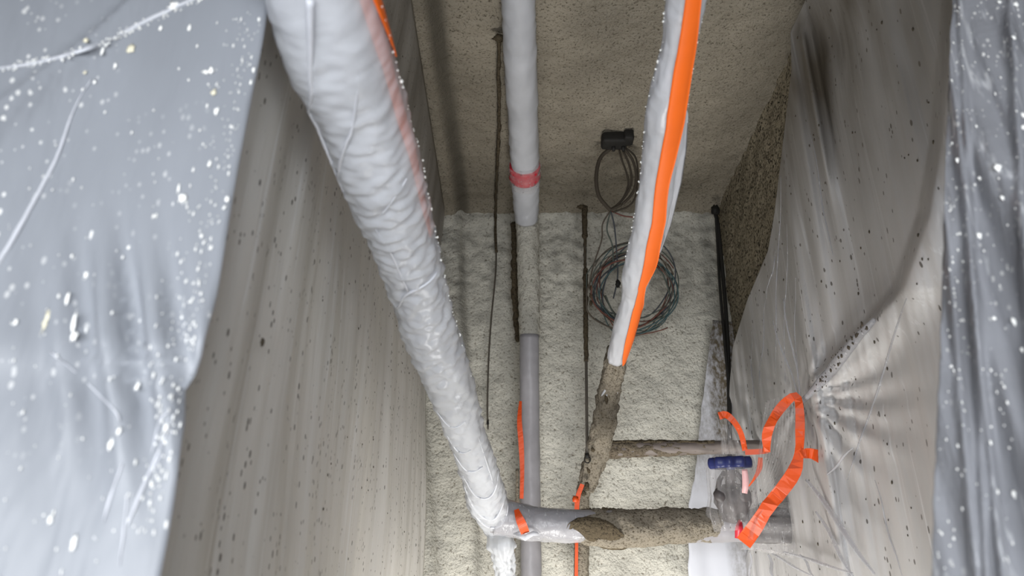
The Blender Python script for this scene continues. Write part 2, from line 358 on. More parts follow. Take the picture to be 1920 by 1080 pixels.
for i in range(60):
    u = random.gauss(0, 1); v = random.uniform(600, 740); uu = 1520 + (740 - v) * 0.72 + random.gauss(0, 7)
    parts.append(blob(PX(uu, v, 0.90), random.choice((0.002, 0.003, 0.005)), (0.5, 1, 1.2), i, nu=6, nv=4))
stuff(mesh('overspray_flecks', *join(parts), M['dfleck'], o))
# ------------------------------------------------------------------ foreground sheets
def fore_left(s, t):
    z = lerp(0.9, CEIL - 0.01, t); h = z - CAMZ
    ex = -0.331 + interp([(-0.7, 0.0), (0.14, 0.0), (0.20, -0.004), (0.235, -0.012), (0.27, 0.004), (0.5, 0.004), (1.0, 0.0)], h) + 0.004 * nz(z * 5)
    x = lerp(ex, -1.45, s); y = 0.75 - 0.16 * (s ** 0.8) + 0.030 * fb(x * 3 + 0.4 * z, z * 0.5, 21, 3) * ss(0, 0.15, s)
    # soft diagonal creases
    for (za, zb, xa, xb, am, wd) in ((1.75, 2.42, -0.78, -0.46, 0.016, 0.03), (1.84, 1.88, -0.8, -0.4, 0.003, 0.03)):
        k = (x - xa) / (xb - xa); zc = lerp(za, zb, k); y -= am * math.exp(-((z - zc) / wd) ** 2)
    k = math.exp(-((z - 1.85 - (x + 0.35) * -0.6) / 0.10) ** 2) * math.exp(-((x + 0.40) / 0.07) ** 2); y -= 0.02 * k * math.sin(x * 130 + z * 40)
    return Vector((x, y, z))
o_fl = o = tag(mesh('plastic_sheet', *slab(fore_left, 170, 150, (0, 0.0012, 0)), M['film_near']), 'bright milky plastic sheet with white spray flecks filling the left foreground', 'plastic sheet')
parts = []; yp = []
def flk(u, v, r, el=1.0, tgt=parts):
    p = P(u, v, 0.93); rr = ray(u, v); dep = 0.72 / rr.y; q = O + rr * dep; s = (q.x + 0.331) / (-1.45 + 0.331)
    for _ in range(4):
        t = (q.z - 0.9) / (CEIL - 0.91); ex = fore_left(0, t).x; s = (q.x - ex) / (-1.45 - ex); y = fore_left(min(1, max(0, s)), t).y - 0.002; q = O + rr * (y / rr.y)
    if s < 0.0: return
    tgt.append(blob(q + Vector((0, 0.001, 0)), r * (0.8 if r > 3 else 0.8) * 0.93 / F, (0.8, 0.22, el), random.random() * 50, 1.3, 10, 7, 3))
for u, v, r, e in ((395, 130, 7, 1.5), (385, 134, 9, 0.6), (341, 371, 11, 0.8), (334, 352, 3, 3), (405, 208, 6, 1.5), (137, 605, 5, 4.5), (137, 630, 8, 1.2), (125, 560, 4, 3), (325, 10, 15, 0.8), (300, 52, 5, 1.6), (355, 50, 4, 2.2), (191, 95, 4, 2.6), (215, 122, 5, 1.5), (176, 152, 4, 1.4), (207, 832, 6, 1.4), (222, 808, 5, 1.2), (256, 723, 5, 1.8), (277, 717, 4, 2.4), (310, 801, 5, 1.5), (93, 974, 5, 1.4), (137, 1018, 5, 2.4), (425, 372, 6, 1.0), (420, 388, 4, 1), (392, 306, 4, 2), (240, 463, 4, 1), (160, 515, 5, 1.2), (28, 604, 5, 1.2), (287, 405, 4, 1.2), (377, 441, 4, 1), (475, 130, 4, 2), (485, 35, 3, 2), (470, 153, 3, 2)):
    flk(u, v, r, e)
for i in range(300):
    v = random.uniform(20, 1000); eu = 500 - (v / 1080) * 222; u = eu - 4 - abs(random.gauss(0, 34)); flk(u, v, random.choice((1, 1.2, 1.6, 2.2)), random.uniform(0.8, 2.6))
for i in range(100):
    flk(random.uniform(5, 440), random.uniform(5, 1075), random.choice((1.2, 1.6, 2.4)), random.uniform(0.8, 2.2))
for u, v, r, e in ((245, 90, 11, 1), (160, 74, 7, 0.8), (158, 135, 5, 0.8), (85, 600, 5, 4), (400, 172, 8, 1)): flk(u, v, r, e, yp)
def crease(rows, nm='film_crease', mt='wrap'):
    cs_ = []; rs_ = []
    for u, v, w_ in cr(rows, 10):
        rr = ray(u, v); q = O + rr * (0.72 / rr.y)
        for _ in range(5): ex = fore_left(0, (q.z - 0.9) / (CEIL - 0.91)).x; y = fore_left(min(1, max(0, (q.x - ex) / (-1.45 - ex))), (q.z - 0.9) / (CEIL - 0.91)).y; q = O + rr * (y / rr.y)
        cs_.append(q + Vector((0, -0.0012 + w_ * 0.00010, 0))); rs_.append(max(0.0005, w_ * 0.00026))
    mesh(nm, *tube(cs_, rs_, lambda L, th, f: 0.0008 * nz(L * 60, th), 12), M[mt], o)
crease([(-20, 132, 5), (60, 120, 8), (130, 103, 9), (200, 78, 10), (270, 42, 11), (330, 14, 10), (380, -8, 6)])
for i in range(170):
    u = random.uniform(0, 380); v = interp([(0, 130), (130, 102), (200, 77), (270, 42), (380, -5)], u); flk(u, v + random.gauss(0, 3.5), random.choice((1.5, 2, 3)), random.uniform(0.5, 1.2))
crease([(172, 150, 1), (140, 205, 4), (105, 300, 7), (60, 385, 9), (15, 465, 10), (-20, 520, 9)])
crease([(95, 660, 1), (150, 705, 3), (215, 770, 3), (225, 790, 1)])
for rw_ in ([(318, 800, 1), (292, 860, 5), (262, 930, 7), (240, 985, 2)], [(305, 850, 1), (275, 900, 4), (262, 930, 1)], [(322, 770, 1), (300, 790, 4), (285, 850, 1)], [(240, 930, 1), (232, 1000, 4), (225, 1060, 1)], [(230, 870, 1), (205, 940, 6), (195, 980, 1)]): crease(rw_)
stuff(mesh('spray_flecks', *join(parts), M['fleck'], o)); stuff(mesh('cream_flecks', *join(yp), M['yfleck'], o))
ng = [(-200, 1790), (0, 1786), (300, 1773), (500, 1768), (700, 1762), (900, 1752), (1080, 1748), (1250, 1745)]
def fore_right(s, t):
    v = lerp(-200, 1250, t); eu = interp(ng, v) + 3 * nz(v / 40); uu = lerp(eu, 2350, s)
    z0 = O + ray(uu, v) * (0.78 / ray(uu, v).y)
    y = 0.86 - 0.25 * s + 0.030 * fb(z0.x * 9 + 0.5 * z0.z, z0.z * 0.6, 31, 3) + 0.010 * fb(z0.x * 30 + z0.z, z0.z, 3, 2)
    for (ua, ub, am, wd) in ((1770, 1880, 0.014, 9), (1895, 1960, 0.014, 12), (1800, 1850, 0.010, 8), (1740, 1830, 0.01, 10)):
        uc = lerp(ua, ub, v / 1080); y -= am * math.exp(-((uu - uc) / wd) ** 2)
    r = ray(uu, v); return O + r * (y / r.y)
o = tag(mesh('plastic_sheet', *slab(fore_right, 130, 150, (0, 0.0012, 0)), M['film_near_r']), 'glossy crinkled clear plastic sheet hanging in the right foreground with bright flecks', 'plastic sheet')
parts = []
def flr(u, v, r, el=1.0):
    t = (v + 200) / 1450; eu = interp(ng, v); s = (u - eu) / (2350 - eu); q = fore_right(max(0, s), t); parts.append(blob(q - Vector((0, 0.002, 0)), r * 0.8 / F, (1, 0.3, el), random.random() * 50, 0.9, 8, 5, 3))
for u, v, r, e in ((1870, 316, 9, 1), (1836, 336, 6, 1), (1795, 302, 6, 1), (1879, 373, 5, 1), (1835, 444, 7, 1), (1785, 270, 4, 1), (1918, 218, 6, 1), (1918, 240, 6, 1), (1872, 6, 6, 0.6), (1900, 605, 5, 1.8), (1862, 598, 4, 1), (1900, 927, 4, 2), (1915, 658, 5, 1.2), (1903, 10, 6, 1.5), (1900, 72, 5, 1)): flr(u, v, r, e)
for i in range(150):
    v = random.uniform(5, 1070); flr(random.uniform(1778, 1918) if random.random() < 0.6 else interp(ng, v) + 3 + abs(random.gauss(0, 20)), v, random.choice((1.2, 1.6, 2.2)), random.uniform(0.7, 2))
stuff(mesh('spray_flecks', *join(parts), M['fleck'], o))
# ------------------------------------------------------------------ big wrapped drain pipe
def big_depth(v): return 1 / lerp(1 / 1.0, 1 / 2.6, v / 960)
BL = [(-160, 440), (-80, 468), (0, 494), (100, 530), (200, 582), (300, 622), (375, 655), (450, 690), (540, 728), (620, 752), (700, 788), (800, 832), (880, 862), (940, 876), (985, 905)]
BR = [(-160, 668), (-80, 688), (0, 712), (100, 740), (200, 765), (300, 792), (375, 806), (450, 820), (540, 838), (620, 860), (700, 884), (800, 908), (880, 934), (940, 952), (985, 962)]
rows = []
for (v, l), (_, r) in zip(BL, BR): rows.append(((l + r) / 2, v, big_depth(v), (r - l) / 2 * 0.955))
rows += [(940, 1020, 2.66, 24), (945, 1060, 2.68, 19), (950, 1120, 2.7, 17)]
cs, rs = pxpath(rows, 26)
def bigd(L, th, f):
    up = ss(0.0, 0.45, f)
    k = 0.0060 * (0.22 + up) * nz(L * 42 + 1.4 * math.sin(th) + nz(L * 5, th), th * 1.6, 3) + 0.0060 * nz(L * 75, math.sin(th) * 3, math.cos(th) * 3) * up
    k += 0.012 * ss(0.72, 0.80, f) * (1 - ss(0.88, 0.93, f)) * nz(L * 28 + math.sin(th) * 2, math.sin(th) * 2, 8)
    return k + 0.004 * nz(L * 6, math.sin(th) * 2, math.cos(th) * 2) - 0.006 * (1 - up) * max(0, math.cos(th * 3 + L * 6) - 0.6)
big = thing('drain_pipe', 'thick overhead pipe wrapped in white plastic, running from the upper left down to the tee', 'pipe', cs[-1])
mesh('plastic_wrap', *tube(cs, rs, bigd, 72), M['wrap_soft'], big)
mesh('pipe_body', *tube(cs[:int(len(cs) * 0.80)], [r * 0.86 for r in rs[:int(len(cs) * 0.80)]], None, 32), M['pipew'], big)
def bax(v): l, r = interp(BL, v), interp(BR, v); return (l + r) / 2, big_depth(v), (r - l) / 2 * 0.955
mesh('orange_tape', *surf_strip([(v, interp(BR, v) - o_, w_) for v, o_, w_ in ((-150, 15, 22), (-60, 14, 20), (0, 12, 17), (50, 9, 11), (90, 7, 6), (125, 6, 3))], bax, 8, 0.002), M['orange'], big)
mesh('orange_tape', *surf_strip([(v, interp(BR, v) - o_, w_) for v, o_, w_ in ((-150, 24, 30), (0, 20, 34), (100, 17, 30), (200, 15, 26), (300, 12, 20), (380, 10, 15), (440, 8, 6))], bax, 8, -0.007), M['orange'], big)
# raised film creases on the loose part of the wrap
for rr_ in ([(565, -60, 20), (568, 80, 12), (574, 200, 9), (600, 260, 7), (632, 330, 4)], [(630, 330, 6), (626, 250, 9), (640, 180, 7), (652, 90, 4)], [(738, 545, 4), (752, 505, 7), (812, 494, 5)], [(690, 375, 3), (722, 430, 5), (752, 500, 6)], [(700, 345, 3), (725, 318, 5), (748, 300, 3)], [(866, 892, 3), (885, 925, 6), (915, 940, 6), (945, 925, 3)], [(872, 915, 3), (895, 950, 6), (925, 958, 6), (950, 948, 3)], [(862, 870, 2), (885, 897, 5), (915, 900, 5), (938, 880, 2)], [(846, 830, 2), (866, 850, 5), (895, 848, 3)], [(830, 790, 2), (850, 815, 5), (872, 812, 2)], [(812, 745, 2), (835, 765, 4), (862, 758, 2)], [(885, 790, 2), (905, 850, 4), (918, 890, 3)]):
    q = cr(rr_, 12); cc = []; rr2 = []
    for u, v, w_ in q:
        au, z, h = bax(v); a = max(-0.97, min(0.97, (u - au) / h)); r = h * z / F; t_, e1, e2 = frames([P(bax(v - 4)[0], v - 4, bax(v - 4)[1]), P(au, v, z), P(bax(v + 4)[0], v + 4, bax(v + 4)[1])])[1]
        cc.append(P(au, v, z) + e1 * r * a + e2 * r * math.sqrt(1 - a * a)); rr2.append(w_ * 0.5 * z / F)
    o = mesh('film_crease', *tube(cc, [max(0.0006, x * 0.8) for x in rr2], None, 10), M['wrap'], big)
parts = []
for i in range(70):
    v = random.uniform(0, 720); au, z, h = bax(v); u = interp(BR, v) - random.choice((0, 1, 2, -1)); parts.append(blob(P(u, v, z), random.choice((0.0008, 0.0012, 0.0017)) * (2.0 if i % 15 == 0 else 1), (1, 1, 1), i, 0.8, 6, 4))
stuff(mesh('spray_crumbs', *join(parts), M['fleck'], big))
# ------------------------------------------------------------------ centre pipe: along the ceiling, then down the back wall
cp_ = thing('ceiling_pipe', 'middle pipe along ceiling and back wall, plastic wrapped, with a red tape ring', 'pipe', P(995, 1080, 3.0))
Y2 = BACK - 0.085
rows = [(970, -120, 2.28, 35), (972, 0, 2.50, 32), (976, 120, 2.75, 31), (981, 230, 3.05, 28.5), (984, 300, 3.25, 27), (986, 360, 3.40, 25), (987, 412, 3.5, 22)]
cs, rs = pxpath(rows, 18)
mesh('plastic_wrap', *tube(cs, rs, lambda L, th, f: 0.004 * nz(L * 45 + 2 * math.sin(th), math.sin(th) * 2, f * 3) + 0.003 * nz(L * 12, math.cos(th) * 2, 1), 40), M['wrap'], cp_)
mesh('pipe_body', *tube(cs, [r * 0.86 for r in rs], None, 24), M['greywrap'], cp_)
rows = [(988, 400, 3.56, 21.5), (990, 470, 3.5, 21), (992, 560, 3.42, 20), (993, 640, 3.34, 19)]
cs, rs = pxpath(rows, 18)
mesh('foam_coating', *tube(cs, rs, lambda L, th, f: 0.006 * fb(L * 30, math.sin(th) * 2.5, math.cos(th) * 2.5, 3), 32), M['foam'], cp_)
rows = [(992.5, 628, 3.30, 18), (993, 760, 3.23, 18.5), (994, 900, 3.13, 19), (995, 1010, 3.05, 19.5), (996, 1150, 2.96, 20)]
cs, rs = pxpath(rows, 18)
mesh('grey_wrap', *tube(cs, rs, lambda L, th, f: 0.0018 * nz(L * 9, math.sin(th) * 2 + 5, math.cos(th) * 2) + 0.0012 * nz(L * 30, th, 0), 32), M['greywrap'], cp_)
for (v, u, hh, am, mt) in ((316, 984, 30, 0.35, 'red'), (326, 984, 29, 0.5, 'wrap')):
    pass
def ringband(ctr, axis_z, pts): pass
cA = [P(983.5, 309, 3.27), P(984.2, 322, 3.30), P(984.6, 333, 3.33)]
mesh('red_tape_ring', *tube([cA[0].lerp(cA[2], k / 9) for k in range(10)], [0.0665 + 0.003 * math.sin(k) for k in range(10)], lambda L, th, f: 0.004 * nz(L * 60, th * 2, 1), 36), M['red'], cp_)
mesh('film_skirt', *tube([P(983.5, 305, 3.25).lerp(P(985, 345, 3.35), k / 14) for k in range(15)], [0.068 + 0.003 * math.sin(k * 1.3) for k in range(15)], lambda L, th, f: 0.007 * nz(L * 20 + th * 2, th * 3, 1), 48, False), M['clear'], cp_)
mesh('orange_tape', *pxribbon([(976, 752, 3.16, 5), (974, 790, 3.12, 9), (977, 830, 3.09, 10), (979, 880, 3.06, 8), (978, 935, 3.02, 7)], 10), M['dorange'], cp_, False)
mesh('shadow_strip', *tube(*(lambda q: ([P(u, v, z) for u, v, z, h in q], [h * z / F for u, v, z, h in q]))(cr([(963, 418, 3.66, 5), (966, 470, 3.6, 7), (965, 540, 3.55, 6), (968, 600, 3.5, 5), (970, 640, 3.45, 3)], 14)), lambda L, th, f: 0.008 * fb(L * 40, th, 4, 2), 12), M['darkcrust'], cp_)  # dark strip standing in for the shadow along the pipe's left edge
mesh('side_strip', *tube(*(lambda q: ([P(u, v, z) for u, v, z, h in q], [h * z / F for u, v, z, h in q]))(cr([(970, 880, 3.12, 3), (969, 960, 3.06, 3.5), (963, 1010, 3.03, 4), (961, 1130, 2.96, 4)], 14)), lambda L, th, f: 0.004 * fb(L * 50, th, 4, 2), 10), M['crust'], cp_)
# ------------------------------------------------------------------ right wrapped pipe
def rdepth(v): return 1 / lerp(1 / 1.35, 1 / 3.08, v / 830)
RL = [(-140, 1262), (-60, 1252), (0, 1247), (90, 1240), (130, 1230), (200, 1212), (300, 1203), (400, 1190), (470, 1176), (520, 1166), (560, 1164), (620, 1148), (672, 1138)]
RR = [(-140, 1345), (-60, 1334), (0, 1324), (90, 1304), (130, 1298), (200, 1289), (300, 1274), (400, 1257), (470, 1238), (520, 1220), (560, 1206), (620, 1190), (672, 1172)]
rows = [((l + r) / 2, v, rdepth(v), (r - l) / 2 * 0.97) for (v, l), (_, r) in zip(RL, RR)]
rp = thing('sloping_pipe', 'narrow pipe wrapped in white film with a long orange tape seam, upper right of centre', 'pipe', P(1090, 1080, 3.0))
cs, rs = pxpath(rows, 14)
mesh('plastic_wrap', *tube(cs, rs, lambda L, th, f: 0.0035 * nz(L * 16, math.sin(th) * 3, math.cos(th) * 3) + 0.0015 * nz(L * 60, th * 2, 3), 44), M['wrap'], rp)
def rax(v): l, r = interp(RL, v), interp(RR, v); return (l + r) / 2, rdepth(v), (r - l) / 2 * 0.97
tp = [(-130, 1312, 24), (0, 1298, 26), (60, 1290, 28), (130, 1279, 29), (200, 1268, 29), (260, 1256, 27), (330, 1243, 22), (400, 1236, 22), (440, 1228, 22), (480, 1221, 20), (510, 1210, 13), (525, 1205, 11), (560, 1198, 14), (590, 1193, 18), (620, 1184, 15), (650, 1175, 9), (672, 1170, 4)]
mesh('orange_tape', *surf_strip(tp, rax, 6, 0.0045, 7), M['orange'], rp)
parts = []
for i in range(120):
    v = random.uniform(-20, 500); au, z, h = rax(v); u = random.choice((interp(RR, v), interp(RL, v))) + random.uniform(-1.5, 1.5)
    parts.append(blob(P(u, v, z), random.choice((0.0008, 0.0013, 0.002)), (1, 1, 1), i, 0.8, 6, 4))
stuff(mesh('spray_crumbs', *join(parts), M['fleck'], rp))
# flap of film on the right of the seam
def flap(s, t):
    v = lerp(180, 500, t); c0 = interp([(180, 1280), (260, 1268), (330, 1255), (400, 1250), (500, 1222)], v); c1 = interp([(180, 1282), (215, 1290), (280, 1287), (340, 1278), (420, 1258), (470, 1240), (500, 1222)], v)
    return P(lerp(c0, c1, s), v, rdepth(v) - 0.045 + 0.02 * s + 0.004 * nz(v / 20, s * 3))
mesh('film_flap', *slab(flap, 8, 50, (0.0008, 0.0008, 0)), M['wrap'], rp)
rows = [(1155, 655, 2.80, 17), (1152, 690, 2.84, 20), (1143, 730, 2.90, 20), (1138, 760, 2.93, 21), (1131, 800, 2.99, 21), (1124, 835, 3.04, 22), (1116, 862, 3.06, 21), (1106, 890, 3.07, 18), (1098, 920, 3.06, 14)]
cs, rs = pxpath(rows, 14)
mesh('foam_coating', *tube(cs, rs, lambda L, th, f: 0.011 * fb(L * 22, math.sin(th) * 2, math.cos(th) * 2, 4), 40), M['crust'], rp)
parts = [blob(P(1137, 748, 2.87), 0.012, (0.6, 0.5, 1.6), 5), blob(P(1112, 843, 3.0), 0.012, (0.8, 0.5, 0.8), 9), blob(P(1100, 912, 3.0), 0.014, (0.8, 0.6, 1.2), 11), blob(P(1094, 925, 3.02), 0.010, (1.0, 0.6, 1.2), 12), blob(P(1104, 880, 3.03), 0.010, (0.8, 0.6, 1.6), 2)]
for pt in parts: mesh('foam_lump', *pt, M['darkcrust'], rp)
parts = [tube([P(a, b, 2.875), P((a + c) / 2 + 2, (b + d) / 2, 2.865), P(c, d, 2.875)], [0.003, 0.006, 0.002], None, 8) for a, b, c, d in ((1128, 742, 1140, 718), (1136, 744, 1146, 722), (1146, 740, 1150, 716), (1150, 724, 1158, 738), (1130, 725, 1142, 714), (1141, 696, 1130, 712))]
o = mesh('torn_film', *join(parts), M['wrap'], rp)
mesh('red_tape_scrap', *pxribbon([(1134, 722, 2.86, 6), (1143, 724, 2.85, 6), (1150, 716, 2.86, 4)]), M['red'], rp)
rows = [(1096, 905, 3.08, 13), (1092, 940, 3.05, 13), (1091, 1000, 3.01, 14), (1090, 1060, 2.97, 14), (1089, 1140, 2.93, 14)]
cs, rs = pxpath(rows, 14)
mesh('lower_pipe', *tube(cs, rs, lambda L, th, f: 0.004 * fb(L * 40, math.sin(th) * 2, math.cos(th) * 2, 3), 24), M['crust'], rp)
mesh('orange_tape', *pxribbon([(1092, 908, 2.98, 8), (1083, 935, 2.97, 9), (1081, 980, 2.95, 8), (1081, 1030, 2.92, 6), (1080, 1120, 2.88, 7)], 10), M['dorange'], rp, False)
mesh('orange_knot', *blob(P(1079, 936, 2.94), 0.012, (1.1, 0.8, 1.1), 4), M['dorange'], rp)
# ------------------------------------------------------------------ branch pipe
bp = thing('branch_pipe', 'thin crusted branch pipe running level from the right pipe into the right sheet', 'pipe', P(1280, 842, 3.0))
rows = [(1128, 842, 3.06, 17), (1150, 843, 3.05, 16.5), (1200, 841, 3.03, 15.5), (1260, 840, 3.0, 14.5), (1320, 839, 2.98, 13.5), (1380, 838, 2.95, 13), (1440, 837, 2.92, 12.5), (1490, 836, 2.9, 12)]
cs, rs = pxpath(rows, 14)
mesh('pipe_body', *tube(cs, [r * 0.93 for r in rs], lambda L, th, f: 0.003 * fb(L * 16, math.sin(th) * 2, math.cos(th) * 2, 3), 28), plain('dusty_pipe', srgb(124, 114, 108), 0.55, 22, 0.004, 0.6), bp)
n_ = int(len(cs) * 0.62)
mesh('foam_coating', *tube(cs[:n_], [r * lerp(1.02, 0.9, (i / n_) ** 2) for i, r in enumerate(rs[:n_])], lambda L, th, f: 0.006 * fb(L * 28, math.sin(th) * 2, math.cos(th) * 2, 3) + 0.003 * -math.cos(th) * f, 32), foam_mat('brown_overspray', srgb(112, 102, 88), srgb(62, 54, 44), 0.44, 1.3), bp)
mesh('rough_top', *tube([P(u, 829 + 1.2 * math.sin(u / 9), 3.04 - (u - 1140) * 0.0004) for u in range(1140, 1345, 5)], [0.006] * 41, lambda L, th, f: 0.006 * fb(L * 40, th, 4, 2), 10), M['darkcrust'], bp)
# ------------------------------------------------------------------ cross pipe at the bottom
xp = thing('cross_pipe', 'level crusted grey pipe crossing the bottom of the view from the tee to the valve', 'pipe', P(1230, 985, 2.6))
rows = [(925, 968, 2.62, 30), (955, 972, 2.61, 30), (1000, 979, 2.6, 28), (1050, 983, 2.6, 27), (1110, 985, 2.6, 28), (1200, 988, 2.6, 29), (1300, 988, 2.6, 29), (1380, 986, 2.6, 29), (1460, 985, 2.6, 29), (1540, 990, 2.6, 28)]
cs, rs = pxpath(rows, 14)
mesh('pipe_body', *tube(cs, rs, lambda L, th, f: 0.003 * nz(L * 14, math.sin(th) * 2, math.cos(th) * 2) + 0.0015 * nz(L * 50, th * 2, 0), 36), M['greywrap'], xp)
rows = [(1088, 986, 2.6, 27), (1110, 989, 2.6, 32), (1150, 991, 2.6, 35), (1200, 990, 2.6, 34), (1260, 987, 2.6, 33), (1310, 985, 2.6, 31), (1350, 984, 2.6, 28)]
cs, rs = pxpath(rows, 22)
mesh('foam_coating', *tube(cs, rs, lambda L, th, f: 0.008 * fb(L * 18, math.sin(th) * 1.5, math.cos(th) * 1.5, 5) * ss(0, 0.1, f) * (1 - ss(0.9, 1, f)), 48), M['crust'], xp)
rows = [(1408, 985, 2.59, 29), (1440, 984, 2.59, 34), (1475, 985, 2.59, 32), (1505, 988, 2.59, 35), (1545, 990, 2.59, 30)]
cs, rs = pxpath(rows, 14)
mesh('dirty_section', *tube(cs, rs, lambda L, th, f: 0.006 * fb(L * 16, math.sin(th) * 1.5, math.cos(th) * 1.5, 4), 32), plain('dirty_grey', srgb(98, 95, 94), 0.7, 16, 0.004, 0.6), xp)
# darker lump of brown coating on the underside
def patch(s, t):
    a = s * 2 - 1; b = t * 2 - 1; a0 = a; a = a * (1 + 0.22 * nz(b * 3, a * 2, 4)); b = b * (1 + 0.18 * nz(a0 * 3, 1, 5)); a = max(-1, min(1, a)); k = math.sqrt(max(0, 1 - a * a)); u = 1128 + 52 * a + 14 * b; v = 992 + b * 30 * k + 8 + 8 * a
    th = (v - 990) / 36; th = max(-0.98, min(0.98, th)); zz = 2.6 - 0.0635 * math.sqrt(1 - th * th) - 0.008 * (1 - a * a) * max(0.0, 1 - b * b) ** 0.5
    return P(u, v, zz - 0.003 + 0.003 * nz(u / 6, v / 6))
mesh('brown_patch', *slab(patch, 28, 22, (0, 0.006, 0)), M['darkcrust'], xp)
parts = [blob(P(1106, 956, 2.62), 0.006, (1, 1, 1.2), 1), blob(P(1131, 954, 2.6), 0.004, (1, 1, 1.6), 2)]
for i in range(90): parts.append(blob(P(1090 + i * 3, 957 + random.uniform(-1, 3) - 2 * math.sin(i / 8), 2.63), random.uniform(0.004, 0.008), (1.3, 1, 0.8), i, 0.6, 7, 5))
stuff(mesh('crumbs', *join(parts), M['darkcrust'], xp))
mesh('plastic_wrap', *tube(*(lambda q: ([P(u, v, z) for u, v, z, h in q], [h * z / F for u, v, z, h in q]))(cr([(930, 968, 2.6, 33), (965, 974, 2.6, 33), (1000, 982, 2.6, 31), (1050, 985, 2.6, 30), (1095, 987, 2.6, 29)], 12)), lambda L, th, f: 0.006 * nz(L * 25 + th, math.sin(th) * 2, math.cos(th) * 2), 40), M['wrap_thin'], xp)
mesh('orange_tape', *pxribbon([(968, 955, 2.53, 9), (974, 972, 2.51, 15), (980, 986, 2.51, 17), (985, 1000, 2.53, 16)], 8, 0.05), M['dorange'], xp, False)
mesh('film_tip', *ribbon([P(962, 1000, 2.55), P(985, 1008, 2.52), P(1000, 1000, 2.53), P(1015, 1003, 2.55)], [0.004, 0.022, 0.016, 0.004], [Vector((0, -0.3, 1))] * 4), M['wrap'], xp)
mesh('red_tape_scrap', *pxribbon([(1388, 975, 2.50, 5), (1386, 990, 2.49, 14), (1384, 1010, 2.50, 12)], 8), M['red'], xp)
# collar of clear film flaring from the pipe to the right sheet
def collar(s, t):
    th = 2 * math.pi * s; c = P(lerp(1385, 1545, t), lerp(992, 985, t), 2.58); r = lerp(0.066, 0.13, t ** 1.4) * (1 + 0.12 * math.sin(th * 9 + t * 3) * (0.4 + t)) + 0.02 * t * nz(th * 2, t * 4)
    return Vector((c.x, c.y - math.cos(th) * r * 0.8, c.z + math.sin(th) * r))
mesh('clear_collar', *grid(collar, 110, 30), M['clear'], xp)
for (a, b, c, d, w_) in ((1464, 330, 1452, 700, 3), (1476, 420, 1470, 720, 2.5), (1456, 470, 1436, 560, 3), (1436, 560, 1424, 720, 2.5), (1490, 520, 1494, 730, 3), (1520, 250, 1560, 480, 2.5), (1408, 620, 1412, 760, 2), (1770, 560, 1760, 1000, 4), (1700, 560, 1590, 900, 4), (1640, 900, 1690, 1080, 3)):
    q = cr([(lerp(a, c, k / 5) + 2 * math.sin(k * 1.7 + a), lerp(b, d, k / 5), w_ * math.sin(math.pi * (k + 0.4) / 6)) for k in range(6)], 8); ps = []
    for u, v, w2 in q:
        X = 0.955
        for _ in range(1):
            best = None; eu = interp(redge, v); ssv = max(0, (u - eu) / (2050 - eu)) ** (1 / 1.35); best = right_sheet(min(1, ssv), (v + 170) / 1360)
        ps.append(best + (O - best).normalized() * 0.0015)
    mesh('film_crease', *tube(ps, [max(0.0006, w2 * 0.0008) for _, _, w2 in q], None, 8), M['wrap_thin'], o_rs)
# ------------------------------------------------------------------ valve
va = thing('valve', 'bagged gate valve with blue handwheel standing on the cross pipe, lower right', 'valve', P(1372, 955, 2.56))
wc = P(1369, 868, 2.54); wx = Vector((1, 0.03, 0.03)).normalized(); wy = Vector((0, 0.97, 0.13)).normalized(); wz = wx.cross(wy)
vs = []; fs = []; R1 = 0.062; nR = 48
ringc = [wc + (wx * math.cos(a) + wy * math.sin(a)) * R1 * (1 + 0.11 * math.cos(a * 10)) for a in [2 * math.pi * i / nR for i in range(nR)]]
for i in range(nR):
    a = 2 * math.pi * i / nR; rad = wx * math.cos(a) + wy * math.sin(a)
    for k in range(10):
        b = 2 * math.pi * k / 10; vs.append(ringc[i] + rad * math.cos(b) * 0.009 + wz * math.sin(b) * 0.019)
for i in range(nR):
    for k in range(10): a = i * 10 + k; b = i * 10 + (k + 1) % 10; c = ((i + 1) % nR) * 10; fs.append((a, b, c + (k + 1) % 10, c + k))
hw = mesh('handwheel', vs, fs, M['blue'], va)
for i in range(4):
    a = math.pi / 4 + i * math.pi / 2; mesh('spoke', *tube([wc + wz * 0.004, wc + (wx * math.cos(a) + wy * math.sin(a)) * R1], [0.007, 0.006], None, 8), M['blue'], hw)
mesh('hub', *tube([wc + wz * 0.016, wc + wz * 0.0, wc - wz * 0.022], [0.014, 0.018, 0.014], None, 14), M['blue'], hw)
q = [(1369, 872, 9), (1370, 890, 10), (1371, 905, 12), (1372, 912, 22), (1373, 922, 33), (1374, 940, 36), (1375, 950, 30), (1376, 962, 24), (1376, 975, 22)]
mesh('stem', *tube([P(1369, 868, 2.55), P(1371, 915, 2.56)], [0.014, 0.020], None, 12), M['iron'], va)
for sx_ in (-1, 1): mesh('yoke_arm', *tube([P(1369 + 10 * sx_, 884, 2.55), P(1371 + 22 * sx_, 900, 2.55), P(1372 + 26 * sx_, 922, 2.56)], [0.008, 0.009, 0.011], None, 10), M['iron'], va)
mesh('bonnet', *tube([P(u, v, 2.57) for u, v, h in q[3:]], [h * 2.57 / F for u, v, h in q[3:]], lambda L, th, f: 0.002 * math.cos(th * 6), 24), M['iron'], va)
for su in (-22, 24): mesh('bolt_lug', *blob(P(1372 + su, 928, 2.52), 0.022, (1, 0.8, 1.1), su, 0.15, 14, 9), M['iron'], va)
